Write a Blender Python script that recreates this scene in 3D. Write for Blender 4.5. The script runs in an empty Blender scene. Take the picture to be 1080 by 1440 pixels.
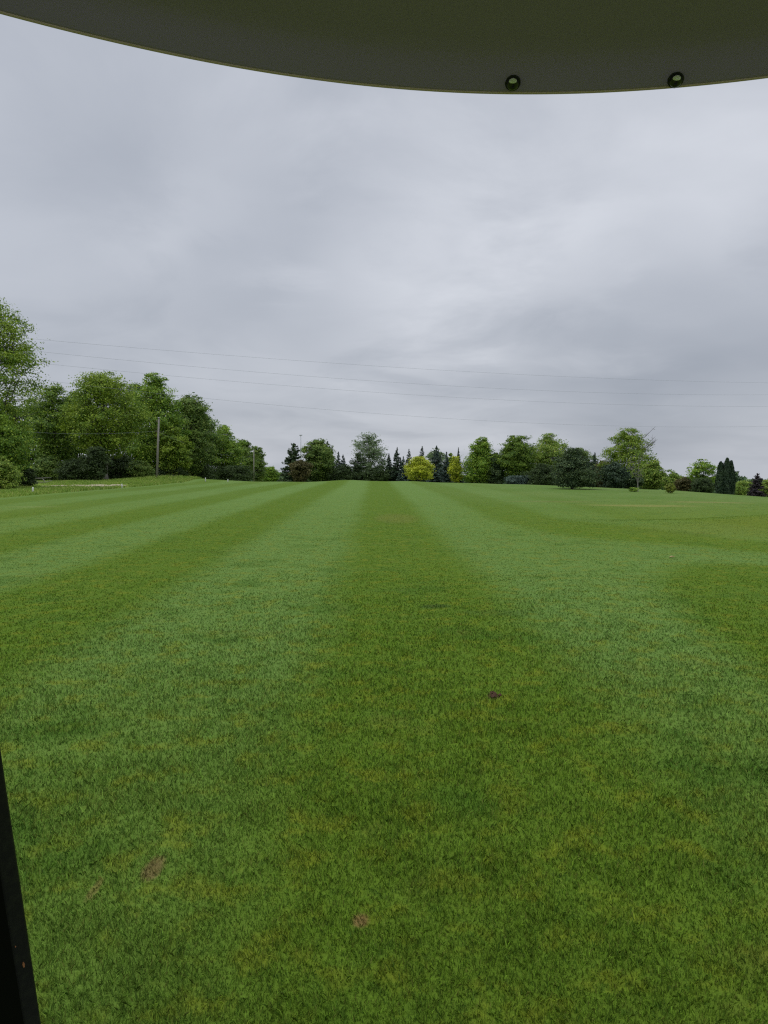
import bpy, bmesh, math, random
import numpy as np
from mathutils import Vector, Matrix

# ------------------------------------------------------------------ camera, sky, light, exposure
C = bpy.data.collections.new("place"); bpy.context.scene.collection.children.link(C)
scn = bpy.context.scene
F, CX, CY = 1081.0, 540.0, 720.0
EYE, PITCH = 1.7, math.radians(3.44)
SP, CP = math.sin(PITCH), math.cos(PITCH)

cd = bpy.data.cameras.new("camera"); cam = bpy.data.objects.new("camera", cd); C.objects.link(cam)
cam.location = (0, 0, EYE); cam.rotation_euler = (math.pi/2 - PITCH, 0, 0)
cd.sensor_fit = 'VERTICAL'; cd.sensor_height = 24.0; cd.lens = 24.0*F/1440
cd.clip_start = 0.05; cd.clip_end = 12000
scn.camera = cam

SUN_EL, SUN_AZ = math.radians(58), math.radians(-70)     # azimuth from +Y
world = bpy.data.worlds.new("World"); scn.world = world; world.use_nodes = True
nt = world.node_tree; nt.nodes.clear()

class NB:
    """tiny node builder"""
    def __init__(s, nt): s.nt = nt
    def n(s, typ, **kw):
        nd = s.nt.nodes.new(typ)
        for k, v in kw.items(): setattr(nd, k, v)
        return nd
    def put(s, sock, v):
        if v is None: return
        if hasattr(v, 'is_output') or isinstance(v, bpy.types.NodeSocket): s.nt.links.new(v, sock)
        else: sock.default_value = v
    def math(s, op, a, b=None, c=None, clamp=False):
        nd = s.n('ShaderNodeMath', operation=op); nd.use_clamp = clamp
        s.put(nd.inputs[0], a); s.put(nd.inputs[1], b); s.put(nd.inputs[2], c)
        return nd.outputs[0]
    def smooth(s, v, a, b, lo=0.0, hi=1.0):
        nd = s.n('ShaderNodeMapRange', interpolation_type='SMOOTHSTEP')
        s.put(nd.inputs[0], v); s.put(nd.inputs[1], a); s.put(nd.inputs[2], b); s.put(nd.inputs[3], lo); s.put(nd.inputs[4], hi)
        return nd.outputs[0]
    def noise(s, vec, scale, detail=2.0, rough=0.5, dist=0.0):
        nd = s.n('ShaderNodeTexNoise'); s.put(nd.inputs['Vector'], vec)
        nd.inputs['Scale'].default_value = scale; nd.inputs['Detail'].default_value = detail
        nd.inputs['Roughness'].default_value = rough; nd.inputs['Distortion'].default_value = dist
        return nd.outputs['Fac']
    def mix(s, f, a, b, mode='MIX'):
        nd = s.n('ShaderNodeMix', data_type='RGBA', blend_type=mode)
        s.put(nd.inputs[0], f)
        for sock, v in ((nd.inputs[6], a), (nd.inputs[7], b)):
            if isinstance(v, (tuple, list)): v = tuple(v)[:3] + (1.0,)
            s.put(sock, v)
        return nd.outputs[2]
    def comb(s, x, y, z=0.0):
        nd = s.n('ShaderNodeCombineXYZ'); s.put(nd.inputs[0], x); s.put(nd.inputs[1], y); s.put(nd.inputs[2], z)
        return nd.outputs[0]

b = NB(nt)
tc = b.n('ShaderNodeTexCoord')
sep = b.n('ShaderNodeSeparateXYZ'); nt.links.new(tc.outputs['Generated'], sep.inputs[0])
dx, dy, dz = sep.outputs
zc = b.math('ADD', b.math('MAXIMUM', dz, 0.0), 0.19)
px_, py_ = b.math('DIVIDE', dx, zc), b.math('DIVIDE', dy, zc)      # cloud deck seen in perspective
deck = b.comb(px_, py_, 0.0)
n1 = b.noise(deck, 0.62, 4.0, 0.48, 0.35)
n2 = b.noise(b.comb(b.math('ADD', px_, 7.3), b.math('ADD', py_, 2.1), 3.0), 1.7, 6.0, 0.55, 0.5)
n3 = b.noise(b.comb(b.math('ADD', px_, 1.7), b.math('ADD', py_, 9.1), 5.0), 0.28, 2.0, 0.5)
cl = b.math('ADD', b.math('MULTIPLY', n1, 0.52), b.math('ADD', b.math('MULTIPLY', n2, 0.26), b.math('MULTIPLY', n3, 0.34)))
cl = b.smooth(cl, 0.40, 0.72)
nrm = b.n('ShaderNodeVectorMath', operation='NORMALIZE'); nt.links.new(tc.outputs['Generated'], nrm.inputs[0])
cl = b.math('MULTIPLY', cl, 0.72); cl = b.math('ADD', cl, 0.12)
for (u, v, rad, k) in ((960, 230, 15, .34), (560, 345, 11, .24), (330, 265, 9, .16), (600, 575, 7, .07), (420, 190, 11, -.16),
                       (400, 385, 8, -.22), (900, 500, 9, -.20), (140, 420, 14, -.20), (60, 150, 12, -.08), (1000, 620, 10, -.12), (760, 420, 8, .10)):
    a_, b_ = (u-CX)/F, (CY-v)/F; dd_ = Vector((a_, CP+b_*SP, -SP+b_*CP)).normalized()
    dt = b.n('ShaderNodeVectorMath', operation='DOT_PRODUCT'); nt.links.new(nrm.outputs[0], dt.inputs[0]); dt.inputs[1].default_value = dd_
    w_ = b.math('ADD', dt.outputs['Value'], b.math('MULTIPLY', b.math('SUBTRACT', n2, 0.5), 0.035))
    cl = b.math('ADD', cl, b.smooth(w_, math.cos(math.radians(rad)), 1.0, 0.0, k))
cl = b.math('MAXIMUM', cl, 0.0)
cloud = b.mix(b.math('MINIMUM', cl, 1.0), (0.378, 0.412, 0.478), (0.680, 0.708, 0.770))
# an overcast sky is brighter overhead than at the horizon
up = b.math('ADD', 1.0, b.math('MULTIPLY', b.smooth(dz, 0.48, 0.95), 2.0))
low = b.smooth(dz, 0.0, 0.30, 0.90, 1.0)
gain = b.math('MULTIPLY', up, low)
cloud = b.mix(1.0, cloud, b.comb(gain, gain, gain), 'MULTIPLY')
sky = b.n('ShaderNodeTexSky', sky_type='NISHITA'); sky.sun_disc = False
sky.sun_elevation = SUN_EL; sky.sun_rotation = SUN_AZ
bg1 = b.n('ShaderNodeBackground'); nt.links.new(sky.outputs[0], bg1.inputs[0]); bg1.inputs[1].default_value = 0.08
bg2 = b.n('ShaderNodeBackground'); nt.links.new(cloud, bg2.inputs[0]); bg2.inputs[1].default_value = 1.0
mx = b.n('ShaderNodeMixShader'); mx.inputs[0].default_value = 0.94
nt.links.new(bg1.outputs[0], mx.inputs[1]); nt.links.new(bg2.outputs[0], mx.inputs[2])
wo = b.n('ShaderNodeOutputWorld'); nt.links.new(mx.outputs[0], wo.inputs[0])

sd = bpy.data.lights.new("sun", 'SUN'); sd.energy = 0.7; sd.angle = math.radians(30); sd.color = (1.0, 0.97, 0.92)
sun = bpy.data.objects.new("sun", sd); C.objects.link(sun)
dv = Vector((math.cos(SUN_EL)*math.sin(SUN_AZ), math.cos(SUN_EL)*math.cos(SUN_AZ), math.sin(SUN_EL)))
sun.rotation_euler = dv.to_track_quat('Z', 'Y').to_euler()

scn.view_settings.view_transform = 'Standard'; scn.view_settings.look = 'None'
scn.view_settings.gamma = 1.0; scn.view_settings.exposure = 0.0
scn.cycles.use_denoising = False; scn.cycles.pixel_filter_type = 'BLACKMAN_HARRIS'; scn.cycles.filter_width = 1.25
scn.cycles.max_bounces = 6; scn.cycles.diffuse_bounces = 3; scn.cycles.transmission_bounces = 3
scn.cycles.transparent_max_bounces = 4; scn.cycles.caustics_reflective = False; scn.cycles.caustics_refractive = False

# ------------------------------------------------------------------ helpers
def ray(u, v):
    a, bb = (u - CX)/F, (CY - v)/F
    return np.array([a, CP + bb*SP, -SP + bb*CP])
def at(u, v, Y):
    """point on the sight line of photo point (u, v) at forward distance Y"""
    d = ray(u, v); p = d*(Y/d[1]); return np.array([p[0], p[1], p[2] + EYE])

SK = np.array([[-900, 674], [-300, 674], [0, 674.5], [170, 674], [300, 675.5], [375, 676.5], [450, 677], [540, 676.5], [650, 678],
               [740, 680], [870, 685], [950, 688], [1080, 696], [1400, 706], [2200, 712]], float)
def hash_noise(x, y):
    return (np.sin(x*1.7 + 1.3*np.sin(y*0.9)) + np.sin(y*1.31 + 2.0 + 1.1*np.sin(x*0.77)) + 0.5*np.sin(x*3.1 + y*2.3))/2.5
def gz(X, Y):
    X = np.asarray(X, float); Y = np.asarray(Y, float)
    d = np.hypot(X, Y) + 1e-6
    yy = np.maximum(Y, 0.05*d)
    u = CX + F*np.clip(X/yy, -1.6, 1.6)
    sk = np.interp(u, SK[:, 0], SK[:, 1])
    dc = EYE*F/(sk - 655.0)
    dd = np.maximum(Y, 0.3*d)
    w = 5.0
    t = (dd - dc)/w
    s = EYE/dc*1.35
    soft = np.where(t > 20, t, np.log1p(np.exp(np.clip(t, -30, 25))))*w
    z = -s*soft
    z = 110.0*(np.exp(np.maximum(z, -900)/110.0) - 1.0)
    g = lambda x0, y0, sx, sy, h: h*np.exp(-((X-x0)/sx)**2 - ((Y-y0)/sy)**2)
    z = z + g(-23.0, 84, 6.5, 4.0, 0.36) + g(-3.9, 84, 3.2, 4.0, 0.22) + g(2.6, 84, 2.5, 4.0, 0.12)
    z = z + g(14.0, 21.5, 5.5, 3.0, 0.46) + g(9.5, 26.0, 5, 3.0, -0.10)
    z = z + 0.018*hash_noise(X*0.55, Y*0.4)*np.clip(d/6, 0, 1) + 0.05*hash_noise(X*0.12+4, Y*0.09)*np.clip(d/25, 0, 1)
    return z

def empty(name, loc, label, cat, group=None, rz=0.0):
    o = bpy.data.objects.new(name, None); C.objects.link(o); o.location = loc; o.rotation_euler.z = rz
    o.empty_display_size = 0.3
    return tag(o, label, cat, group)
def tag(o, label=None, cat=None, group=None, kind=None):
    if label: o['label'] = label
    if cat: o['category'] = cat
    if group: o['group'] = group
    if kind: o['kind'] = kind
    return o

class MB:
    def __init__(s): s.v = []; s.f = []; s.k = 0
    def add(s, v, f):
        v = np.asarray(v, float); s.v.append(v); s.f += [tuple(int(i)+s.k for i in q) for q in f]; s.k += len(v)
    def tube(s, pts, rad, n=8, cap=True):
        pts = np.asarray(pts, float); m = len(pts); rad = np.broadcast_to(rad, (m,))
        tg = np.gradient(pts, axis=0); V = []
        ref = np.array([0, 0, 1.0]) if abs(tg[0][2]) < 0.8*np.linalg.norm(tg[0]) else np.array([1.0, 0, 0])
        for p, t, r in zip(pts, tg, rad):
            t = t/(np.linalg.norm(t)+1e-9); a = np.cross(t, ref); a /= np.linalg.norm(a)+1e-9; c = np.cross(t, a)
            th = np.arange(n)*2*math.pi/n
            V.append(p + r*(np.outer(np.cos(th), a) + np.outer(np.sin(th), c)))
        V = np.concatenate(V); Fc = []
        for i in range(m-1):
            for j in range(n): Fc.append((i*n+j, i*n+(j+1) % n, (i+1)*n+(j+1) % n, (i+1)*n+j))
        if cap: Fc.append(tuple(range(n))[::-1]); Fc.append(tuple((m-1)*n+j for j in range(n)))
        s.add(V, Fc)
    def build(s, name, mat, parent=None, smooth=True):
        me = bpy.data.meshes.new(name); me.from_pydata(np.concatenate(s.v).tolist(), [], s.f)
        if smooth: me.polygons.foreach_set('use_smooth', [True]*len(me.polygons))
        return link(name, me, mat, parent)
def link(name, me, mat, parent=None):
    me.materials.append(mat); me.update()
    o = bpy.data.objects.new(name, me); C.objects.link(o)
    if parent is not None: o.parent = parent
    return o
def quads_mesh(name, V, nper=4, smooth=False):
    """V (N, nper, 3) -> one mesh of N polygons"""
    N = V.shape[0]; me = bpy.data.meshes.new(name)
    me.vertices.add(N*nper); me.vertices.foreach_set('co', V.reshape(-1).astype(np.float32))
    me.loops.add(N*nper); me.loops.foreach_set('vertex_index', np.arange(N*nper, dtype=np.int32))
    me.polygons.add(N); me.polygons.foreach_set('loop_start', np.arange(0, N*nper, nper, dtype=np.int32))
    me.polygons.foreach_set('loop_total', np.full(N, nper, dtype=np.int32))
    me.update(calc_edges=True)
    return me

# ------------------------------------------------------------------ materials
def new_mat(name):
    m = bpy.data.materials.new(name); m.use_nodes = True; m.node_tree.nodes.clear()
    return m, NB(m.node_tree)
def finish(m, b, col, rough=0.8, spec=0.3, metal=0.0, bump=None, bstr=0.3, bdist=0.01, transl=0.0):
    p = b.n('ShaderNodeBsdfPrincipled')
    if isinstance(col, (tuple, list)): col = tuple(col)[:3] + (1.0,)
    b.put(p.inputs['Base Color'], col); b.put(p.inputs['Roughness'], rough)
    p.inputs['Specular IOR Level'].default_value = spec; p.inputs['Metallic'].default_value = metal
    if bump is not None:
        bn = b.n('ShaderNodeBump'); bn.inputs['Strength'].default_value = bstr; bn.inputs['Distance'].default_value = bdist
        b.put(bn.inputs['Height'], bump); m.node_tree.links.new(bn.outputs[0], p.inputs['Normal'])
    out = b.n('ShaderNodeOutputMaterial'); sh = p.outputs[0]
    if transl:
        t = b.n('ShaderNodeBsdfTranslucent'); b.put(t.inputs[0], col)
        mxs = b.n('ShaderNodeMixShader'); mxs.inputs[0].default_value = transl
        m.node_tree.links.new(sh, mxs.inputs[1]); m.node_tree.links.new(t.outputs[0], mxs.inputs[2]); sh = mxs.outputs[0]
    m.node_tree.links.new(sh, out.inputs[0])
    return m
def leaf_mat(name, c1, c2, c3=None, scale=0.5, transl=0.30):
    """leaves: broad patches run from c1 to c2, single leaves vary, some new growth c3"""
    m, b = new_mat(name)
    g = b.n('ShaderNodeNewGeometry'); tc = b.n('ShaderNodeTexCoord')
    n = b.noise(tc.outputs['Object'], scale, 3.0, 0.55)
    r = g.outputs['Random Per Island']
    f = b.smooth(b.math('ADD', n, b.math('MULTIPLY', b.math('SUBTRACT', r, 0.5), 0.30)), 0.36, 0.64)
    col = b.mix(f, c1, c2)
    if c3: col = b.mix(b.smooth(r, 0.80, 0.97), col, c3)
    v = b.math('ADD', 0.84, b.math('MULTIPLY', b.math('FRACT', b.math('MULTIPLY', r, 37.0)), 0.32))
    col = b.mix(1.0, col, b.comb(v, v, v), 'MULTIPLY')
    return finish(m, b, col, 0.62, 0.25, transl=transl)
def bark_mat(name, c1, c2):
    m, b = new_mat(name); tc = b.n('ShaderNodeTexCoord')
    mp = b.n('ShaderNodeMapping'); mp.inputs['Scale'].default_value = (6, 6, 1.2); m.node_tree.links.new(tc.outputs['Object'], mp.inputs[0])
    n = b.noise(mp.outputs[0], 2.0, 5.0, 0.6)
    return finish(m, b, b.mix(n, c1, c2), 0.9, 0.1, bump=n, bstr=0.6, bdist=0.03)

LM = {
 'maple':  leaf_mat('leaves_maple',  (0.120, 0.225, 0.030), (0.259, 0.396, 0.042), (0.447, 0.555, 0.070)),
 'olive':  leaf_mat('leaves_olive',  (0.121, 0.208, 0.022), (0.283, 0.383, 0.036), (0.392, 0.490, 0.062)),
 'deep':   leaf_mat('leaves_deep',   (0.090, 0.165, 0.026), (0.179, 0.281, 0.035), (0.325, 0.428, 0.051)),
 'fresh':  leaf_mat('leaves_fresh',  (0.145, 0.241, 0.035), (0.278, 0.381, 0.053), (0.462, 0.522, 0.101)),
 'mute':   leaf_mat('leaves_mute',   (0.100, 0.175, 0.035), (0.186, 0.275, 0.049), (0.308, 0.375, 0.081)),
 'grey':   leaf_mat('leaves_grey',   (0.116, 0.182, 0.076), (0.217, 0.295, 0.132), (0.371, 0.440, 0.222)),
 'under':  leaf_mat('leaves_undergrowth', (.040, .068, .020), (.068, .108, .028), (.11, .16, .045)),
 'spruce': leaf_mat('needles_spruce', (0.025, 0.051, 0.026), (0.053, 0.088, 0.040), (0.088, 0.136, 0.058), 0.8, 0.05),
 'blue':   leaf_mat('needles_blue',  (0.043, 0.076, 0.058), (0.089, 0.133, 0.100), (0.138, 0.190, 0.145), 0.8, 0.05),
 'pine':   leaf_mat('needles_pine',  (0.033, 0.065, 0.023), (0.070, 0.112, 0.035), (0.126, 0.170, 0.051), 0.8, 0.05),
 'arbor':  leaf_mat('sprays_arbor',  (0.020, 0.042, 0.019), (0.037, 0.067, 0.027), (0.067, 0.104, 0.041), 1.0, 0.05),
 'yellow': leaf_mat('leaves_yellow', (0.326, 0.386, 0.031), (0.580, 0.624, 0.038), (0.719, 0.748, 0.077), 0.7, 0.25),
 'brown':  leaf_mat('leaves_brown',  (0.090, 0.087, 0.029), (0.153, 0.137, 0.045), (0.218, 0.168, 0.059)),
 'purple': leaf_mat('leaves_purple', (0.034, 0.030, 0.033), (0.062, 0.048, 0.048), (0.094, 0.060, 0.057), 0.9, 0.08),
 'lime':   leaf_mat('leaves_lime',   (0.156, 0.210, 0.025), (0.270, 0.310, 0.043), (0.374, 0.380, 0.076)),
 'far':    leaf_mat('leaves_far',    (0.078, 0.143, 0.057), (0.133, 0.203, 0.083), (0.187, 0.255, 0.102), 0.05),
}
BARK = bark_mat('bark_grey', (.060, .052, .042), (.14, .125, .105))
BARKL = bark_mat('bark_pale', (.14, .13, .11), (.28, .26, .23))
BARKD = bark_mat('bark_dark', (.030, .026, .022), (.07, .06, .05))

# turf colour as one node group shared by the ground sheet and the grass blades
tg = bpy.data.node_groups.new('turf_colour', 'ShaderNodeTree')
tg.interface.new_socket('Color', in_out='OUTPUT', socket_type='NodeSocketColor')
tg.interface.new_socket('Fine', in_out='OUTPUT', socket_type='NodeSocketFloat')
b = NB(tg); go = b.n('NodeGroupOutput')
gm = b.n('ShaderNodeNewGeometry'); P = gm.outputs['Position']
sp = b.n('ShaderNodeSeparateXYZ'); tg.links.new(P, sp.inputs[0]); X, Y, Z = sp.outputs
P2 = b.comb(X, Y, 0.0)
wob = b.math('MULTIPLY', b.math('SUBTRACT', b.noise(P2, 0.35, 3.0), 0.5), 0.55)
bend = b.math('MULTIPLY', b.math('POWER', b.math('MULTIPLY', b.math('MAXIMUM', b.math('SUBTRACT', 26.0, Y), 0.0), 0.1), 2.0),
              b.smooth(X, 2.0, 7.0, 0.0, 3.2))
Xp = b.math('SUBTRACT', b.math('ADD', b.math('ADD', X, b.math('MULTIPLY', Y, 0.013)), wob), bend)
st = b.math('COSINE', b.math('MULTIPLY', b.math('SUBTRACT', Xp, 0.55), 2*math.pi/4.45))
st = b.smooth(st, -0.60, 0.60)                                  # 1 = pass mown towards the camera; bent-blade sheen put into the colour
infair = b.math('MULTIPLY', b.smooth(Xp, -19.6, -18.8), b.smooth(Xp, 12.0, 6.0))
instr = b.math('MULTIPLY', b.math('MULTIPLY', infair, b.smooth(Y, 2.5, 8.0, 0.40, 1.0)), b.math('MULTIPLY', b.smooth(Xp, -13.0, -5.0, 0.55, 0.9), b.smooth(Xp, 2.5, 5.0, 1.0, 0.55)))
nL = b.noise(P2, 0.12, 3.0, 0.55); nM = b.noise(P2, 0.75, 4.0, 0.6); nS = b.noise(P2, 3.8, 4.0, 0.65); nF = b.noise(P2, 26.0, 3.0, 0.6)
light = b.mix(b.smooth(nM, 0.3, 0.7), (.112, .193, .041), (.130, .212, .046))
dark = b.mix(b.smooth(nM, 0.3, 0.7), (.077, .139, .011), (.096, .159, .015))
base = b.mix(b.smooth(nL, 0.35, 0.65), (.096, .158, .014), (.116, .180, .020))
base = b.mix(b.smooth(Y, 18.0, 45.0), base, b.mix(b.smooth(nL, 0.35, 0.65), (.100, .172, .034), (.125, .190, .046)))
mow = b.mix(st, light, dark)
col = b.mix(instr, base, mow)
# thin yellowish and lush cool patches
col = b.mix(b.math('MULTIPLY', b.smooth(nS, 0.48, 0.68), b.smooth(Y, 3.0, 60.0, 0.50, 0.22)), col, (.185, .195, .016))
col = b.mix(b.math('MULTIPLY', b.smooth(nM, 0.52, 0.66), b.smooth(Y, 3.0, 30.0, 0.60, 0.25)), col, (.048, .112, .012))
col = b.mix(b.math('MULTIPLY', b.smooth(b.noise(b.comb(X, b.math('ADD', Y, 57.0), 0.0), 9.0, 4.0, 0.7), 0.56, 0.70), b.smooth(Y, 2.0, 20.0, 0.60, 0.2)), col, (.040, .085, .010))
col = b.mix(b.math('MULTIPLY', b.smooth(b.noise(b.comb(b.math('ADD', X, 31.0), Y, 0.0), 1.5, 4.0, 0.6), 0.58, 0.74), 0.35), col, (.145, .150, .026))
# rough on the left, browner hump and straw patches on the right
rough_m = b.smooth(Xp, -18.9, -19.8)
col = b.mix(b.math('MULTIPLY', rough_m, 0.85), col, b.mix(b.smooth(nM, 0.35, 0.65), (.140, .215, .028), (.195, .240, .040)))
def blob(x0, y0, sx, sy, k, c):
    global col
    ex = b.math('DIVIDE', b.math('SUBTRACT', X, x0), sx); ey = b.math('DIVIDE', b.math('SUBTRACT', Y, y0), sy)
    r2 = b.math('ADD', b.math('MULTIPLY', ex, ex), b.math('MULTIPLY', ey, ey))
    r2 = b.math('ADD', r2, b.math('MULTIPLY', b.math('SUBTRACT', nS, 0.5), 2.2))
    col = b.mix(b.math('MULTIPLY', b.smooth(r2, 1.3, 0.15), k), col, c)
blob(11.5, 19.6, 5.5, 2.4, 0.30, (.140, .150, .020))
blob(11.2, 33.5, 2.6, 0.9, 0.55, (.250, .230, .070))
blob(15.5, 36.5, 2.2, 0.9, 0.5, (.230, .210, .070))
blob(8.0, 36.5, 2.4, 0.8, 0.35, (.170, .165, .050))
blob(0.4, 25.0, 0.8, 2.6, 0.30, (.180, .160, .045))
blob(-14.6, 32.0, 1.2, 0.5, 0.35, (.22, .25, .08))
# bare scrapes in the near turf: position, size, direction
for (u, v, sx, sy, k, c) in ((215, 1225, .045, .11, .75, (.17, .115, .05)), (133, 1253, .022, .09, .55, (.20, .145, .05)),
                             (508, 1297, .038, .05, .75, (.20, .115, .05)), (694, 982, .05, .08, .8, (.080, .042, .026)),
                             (613, 855, .20, .16, .55, (.030, .060, .016)), (700, 865, .5, .2, .3, (.045, .085, .02))):
    d = ray(u, v); t = -EYE/d[2]; blob(d[0]*t, d[1]*t, sx, sy, k, c)
fine = b.math('ADD', 0.74, b.math('MULTIPLY', nF, 0.52))
col = b.mix(1.0, col, b.comb(fine, fine, fine), 'MULTIPLY')
tg.links.new(col, go.inputs[0]); tg.links.new(b.math('ADD', nF, b.math('MULTIPLY', nS, 0.8)), go.inputs[1])

m, b = new_mat('turf')
gn = b.n('ShaderNodeGroup'); gn.node_tree = tg
TURF = finish(m, b, gn.outputs[0], 0.9, 0.05, bump=gn.outputs[1], bstr=0.5, bdist=0.05)
m, b = new_mat('grass_blades')
gn = b.n('ShaderNodeGroup'); gn.node_tree = tg
g = b.n('ShaderNodeNewGeometry'); r = g.outputs['Random Per Island']
r2 = b.math('FRACT', b.math('MULTIPLY', r, 53.0)); r3 = b.math('FRACT', b.math('MULTIPLY', r, 417.0))
v = b.math('ADD', 0.85, b.math('MULTIPLY', b.math('POWER', r2, 2.0), 2.0))
sy = b.n('ShaderNodeSeparateXYZ'); b.put(sy.inputs[0], g.outputs['Position'])
calm = b.smooth(sy.outputs[1], 5.0, 18.0, 1.0, 0.35)               # blades merge farther off
v = b.math('ADD', 1.45, b.math('MULTIPLY', b.math('SUBTRACT', v, 1.45), calm))
c_ = b.mix(1.0, gn.outputs[0], b.comb(v, v, v), 'MULTIPLY')
c_ = b.mix(b.math('MULTIPLY', b.smooth(r, 0.86, 0.94), 0.55), c_, (.24, .25, .055))
c_ = b.mix(b.math('MULTIPLY', b.smooth(r3, 0.72, 0.86), 0.55), c_, (.060, .145, .020))
BLADE = finish(m, b, c_, 0.6, 0.10, transl=0.28)
ROUGHB = leaf_mat('rough_blades', (.200, .330, .050), (.31, .42, .075), (.45, .47, .15), 0.4)
WEED = leaf_mat('weed_leaves', (.045, .085, .022), (.085, .13, .03), (.14, .18, .05), 1.2)

m, b = new_mat('gravel'); tc = b.n('ShaderNodeTexCoord'); n = b.noise(tc.outputs['Object'], 3.0, 6.0, 0.7)
GRAVEL = finish(m, b, b.mix(n, (.24, .20, .12), (.50, .44, .31)), 0.95, 0.1, bump=n, bstr=0.5, bdist=0.03)

# ------------------------------------------------------------------ ground: one sheet to the horizon
rr = np.concatenate([np.linspace(0.0, 1.0, 3)[:1], np.geomspace(0.6, 4000, 330)])
ths = np.concatenate([np.linspace(-38, 38, 260), np.linspace(38, 322, 110)[1:-1]])*math.pi/180
R_, T_ = np.meshgrid(rr[1:], ths, indexing='ij')
GX, GY = R_*np.sin(T_), R_*np.cos(T_); GZ = gz(GX, GY)
V = np.stack([GX, GY, GZ], -1).reshape(-1, 3); nr, ntn = R_.shape
i, j = np.meshgrid(np.arange(nr-1), np.arange(ntn), indexing='ij'); j2 = (j+1) % ntn
Fq = np.stack([i*ntn+j, (i+1)*ntn+j, (i+1)*ntn+j2, i*ntn+j2], -1).reshape(-1, 4)
me = bpy.data.meshes.new('ground'); V = np.vstack([V, [[0, 0, float(gz(0, 0))]]])
Fl = [tuple(q[::-1]) for q in Fq.tolist()] + [(len(V)-1, (k+1) % ntn, k) for k in range(ntn)]
me.from_pydata(V.tolist(), [], Fl); me.polygons.foreach_set('use_smooth', [True]*len(me.polygons))
ground = link('ground', me, TURF); tag(ground, kind='structure')

# pale gravel track seen through the rough on the left
mb = MB(); K = 24; P_ = []
for k in range(K+1):
    u = 58 + (178-58)*k/K; yv0 = 684.0 - 1.3*(k/K) + 0.3*math.sin(k*1.1); w = 1.3*math.sin(math.pi*(0.06+0.88*k/K))**0.5*(1+0.2*math.sin(k*2.3))
    dA = EYE*F/(yv0+w-655); dB = EYE*F/(yv0-w-655)
    for d in (dA, dB):
        x = (u-CX)/F*d; P_.append((x, d, float(gz(x, d)) + 0.05))
mb.add(P_, [(2*k, 2*k+2, 2*k+3, 2*k+1) for k in range(K)])
trk = mb.build('path', GRAVEL); tag(trk, kind='structure')

# ------------------------------------------------------------------ grass blades near the camera
rng = np.random.default_rng(11)
def blades(name, n, dmin, dmax, azmax, hw, mat, lod=1.0, hpow=0.25, wpow=0.8):
    d = dmin*np.exp(rng.random(n)*math.log(dmax/dmin)); az = (rng.random(n)*2-1)*azmax
    X = d*np.sin(az); Y = d*np.cos(az)
    h = hw[0]*(0.55+0.9*rng.random(n))*(d/dmin)**hpow; w = hw[1]*(0.7+0.6*rng.random(n))*(d/dmin)**wpow
    tuft = 0.75+0.5*np.clip(0.5+0.5*hash_noise(X*9, Y*9)+0.4*hash_noise(X*2.2, Y*2.5), 0, 1.2); h = h*tuft
    h = h*np.clip(1.15-d/46, 0.12, 1)*np.clip(1.3-d/15, 0.42, 1)
    return blade_mesh(name, X, Y, h, w, mat)
def blade_mesh(name, X, Y, h, w, mat, lean=0.9):
    n = len(X); Z = gz(X, Y) - 0.003
    a = rng.random(n)*2*math.pi; l = h*lean*rng.random(n)**0.7; fa = rng.random(n)*math.pi
    sx, sy = np.cos(fa)*w/2, np.sin(fa)*w/2
    lx, ly = np.cos(a)*l, np.sin(a)*l
    V = np.zeros((n, 5, 3))
    V[:, 0] = np.stack([X-sx, Y-sy, Z], 1); V[:, 1] = np.stack([X+sx, Y+sy, Z], 1)
    mx_, my_, mz_ = X+lx*0.38, Y+ly*0.38, Z+h*0.62
    V[:, 2] = np.stack([mx_+sx*.8, my_+sy*.8, mz_], 1); V[:, 4] = np.stack([mx_-sx*.8, my_-sy*.8, mz_], 1)
    V[:, 3] = np.stack([X+lx, Y+ly, Z+h*(1-0.25*(l/h)**2)], 1)
    return quads_mesh(name, V, 5)
me = blades('grass', 560000, 1.7, 48.0, math.radians(37), (0.0195, 0.0025), BLADE)
gr = link('grass', me, BLADE); tag(gr, 'short mown fairway grass in the foreground', None, None, 'stuff')

# taller rough along the left edge of the fairway
n = 90000
Yr = 38 + 62*rng.random(n)**0.9; Xr = -19.3 - 0.013*Yr - 30*rng.random(n)**1.3
keep = (hash_noise(Xr*0.5, Yr*0.3) + rng.random(n)*1.4 > 0.1)
px_u = CX + F*Xr/Yr; py_v = 655 + EYE*F/Yr
keep &= ~((px_u > 52) & (px_u < 182) & (py_v > 681.3) & (py_v < 685.8) & (rng.random(n) > 0.10))
Xr, Yr = Xr[keep], Yr[keep]; n = len(Xr)
hr = 0.10 + 0.14*np.clip(hash_noise(Xr*0.4+3, Yr*0.25), 0, 1) + 0.10*rng.random(n)
hr += 0.30*np.exp(-((Xr+23.5)/4.5)**2-((Yr-84)/4.5)**2)*rng.random(n)
me = blade_mesh('rough_grass', Xr, Yr, hr, 0.035+0.03*rng.random(n), ROUGHB)
rg = link('rough_grass', me, ROUGHB); tag(rg, 'taller pale rough grass along the left edge of the fairway', None, None, 'stuff')

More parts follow.
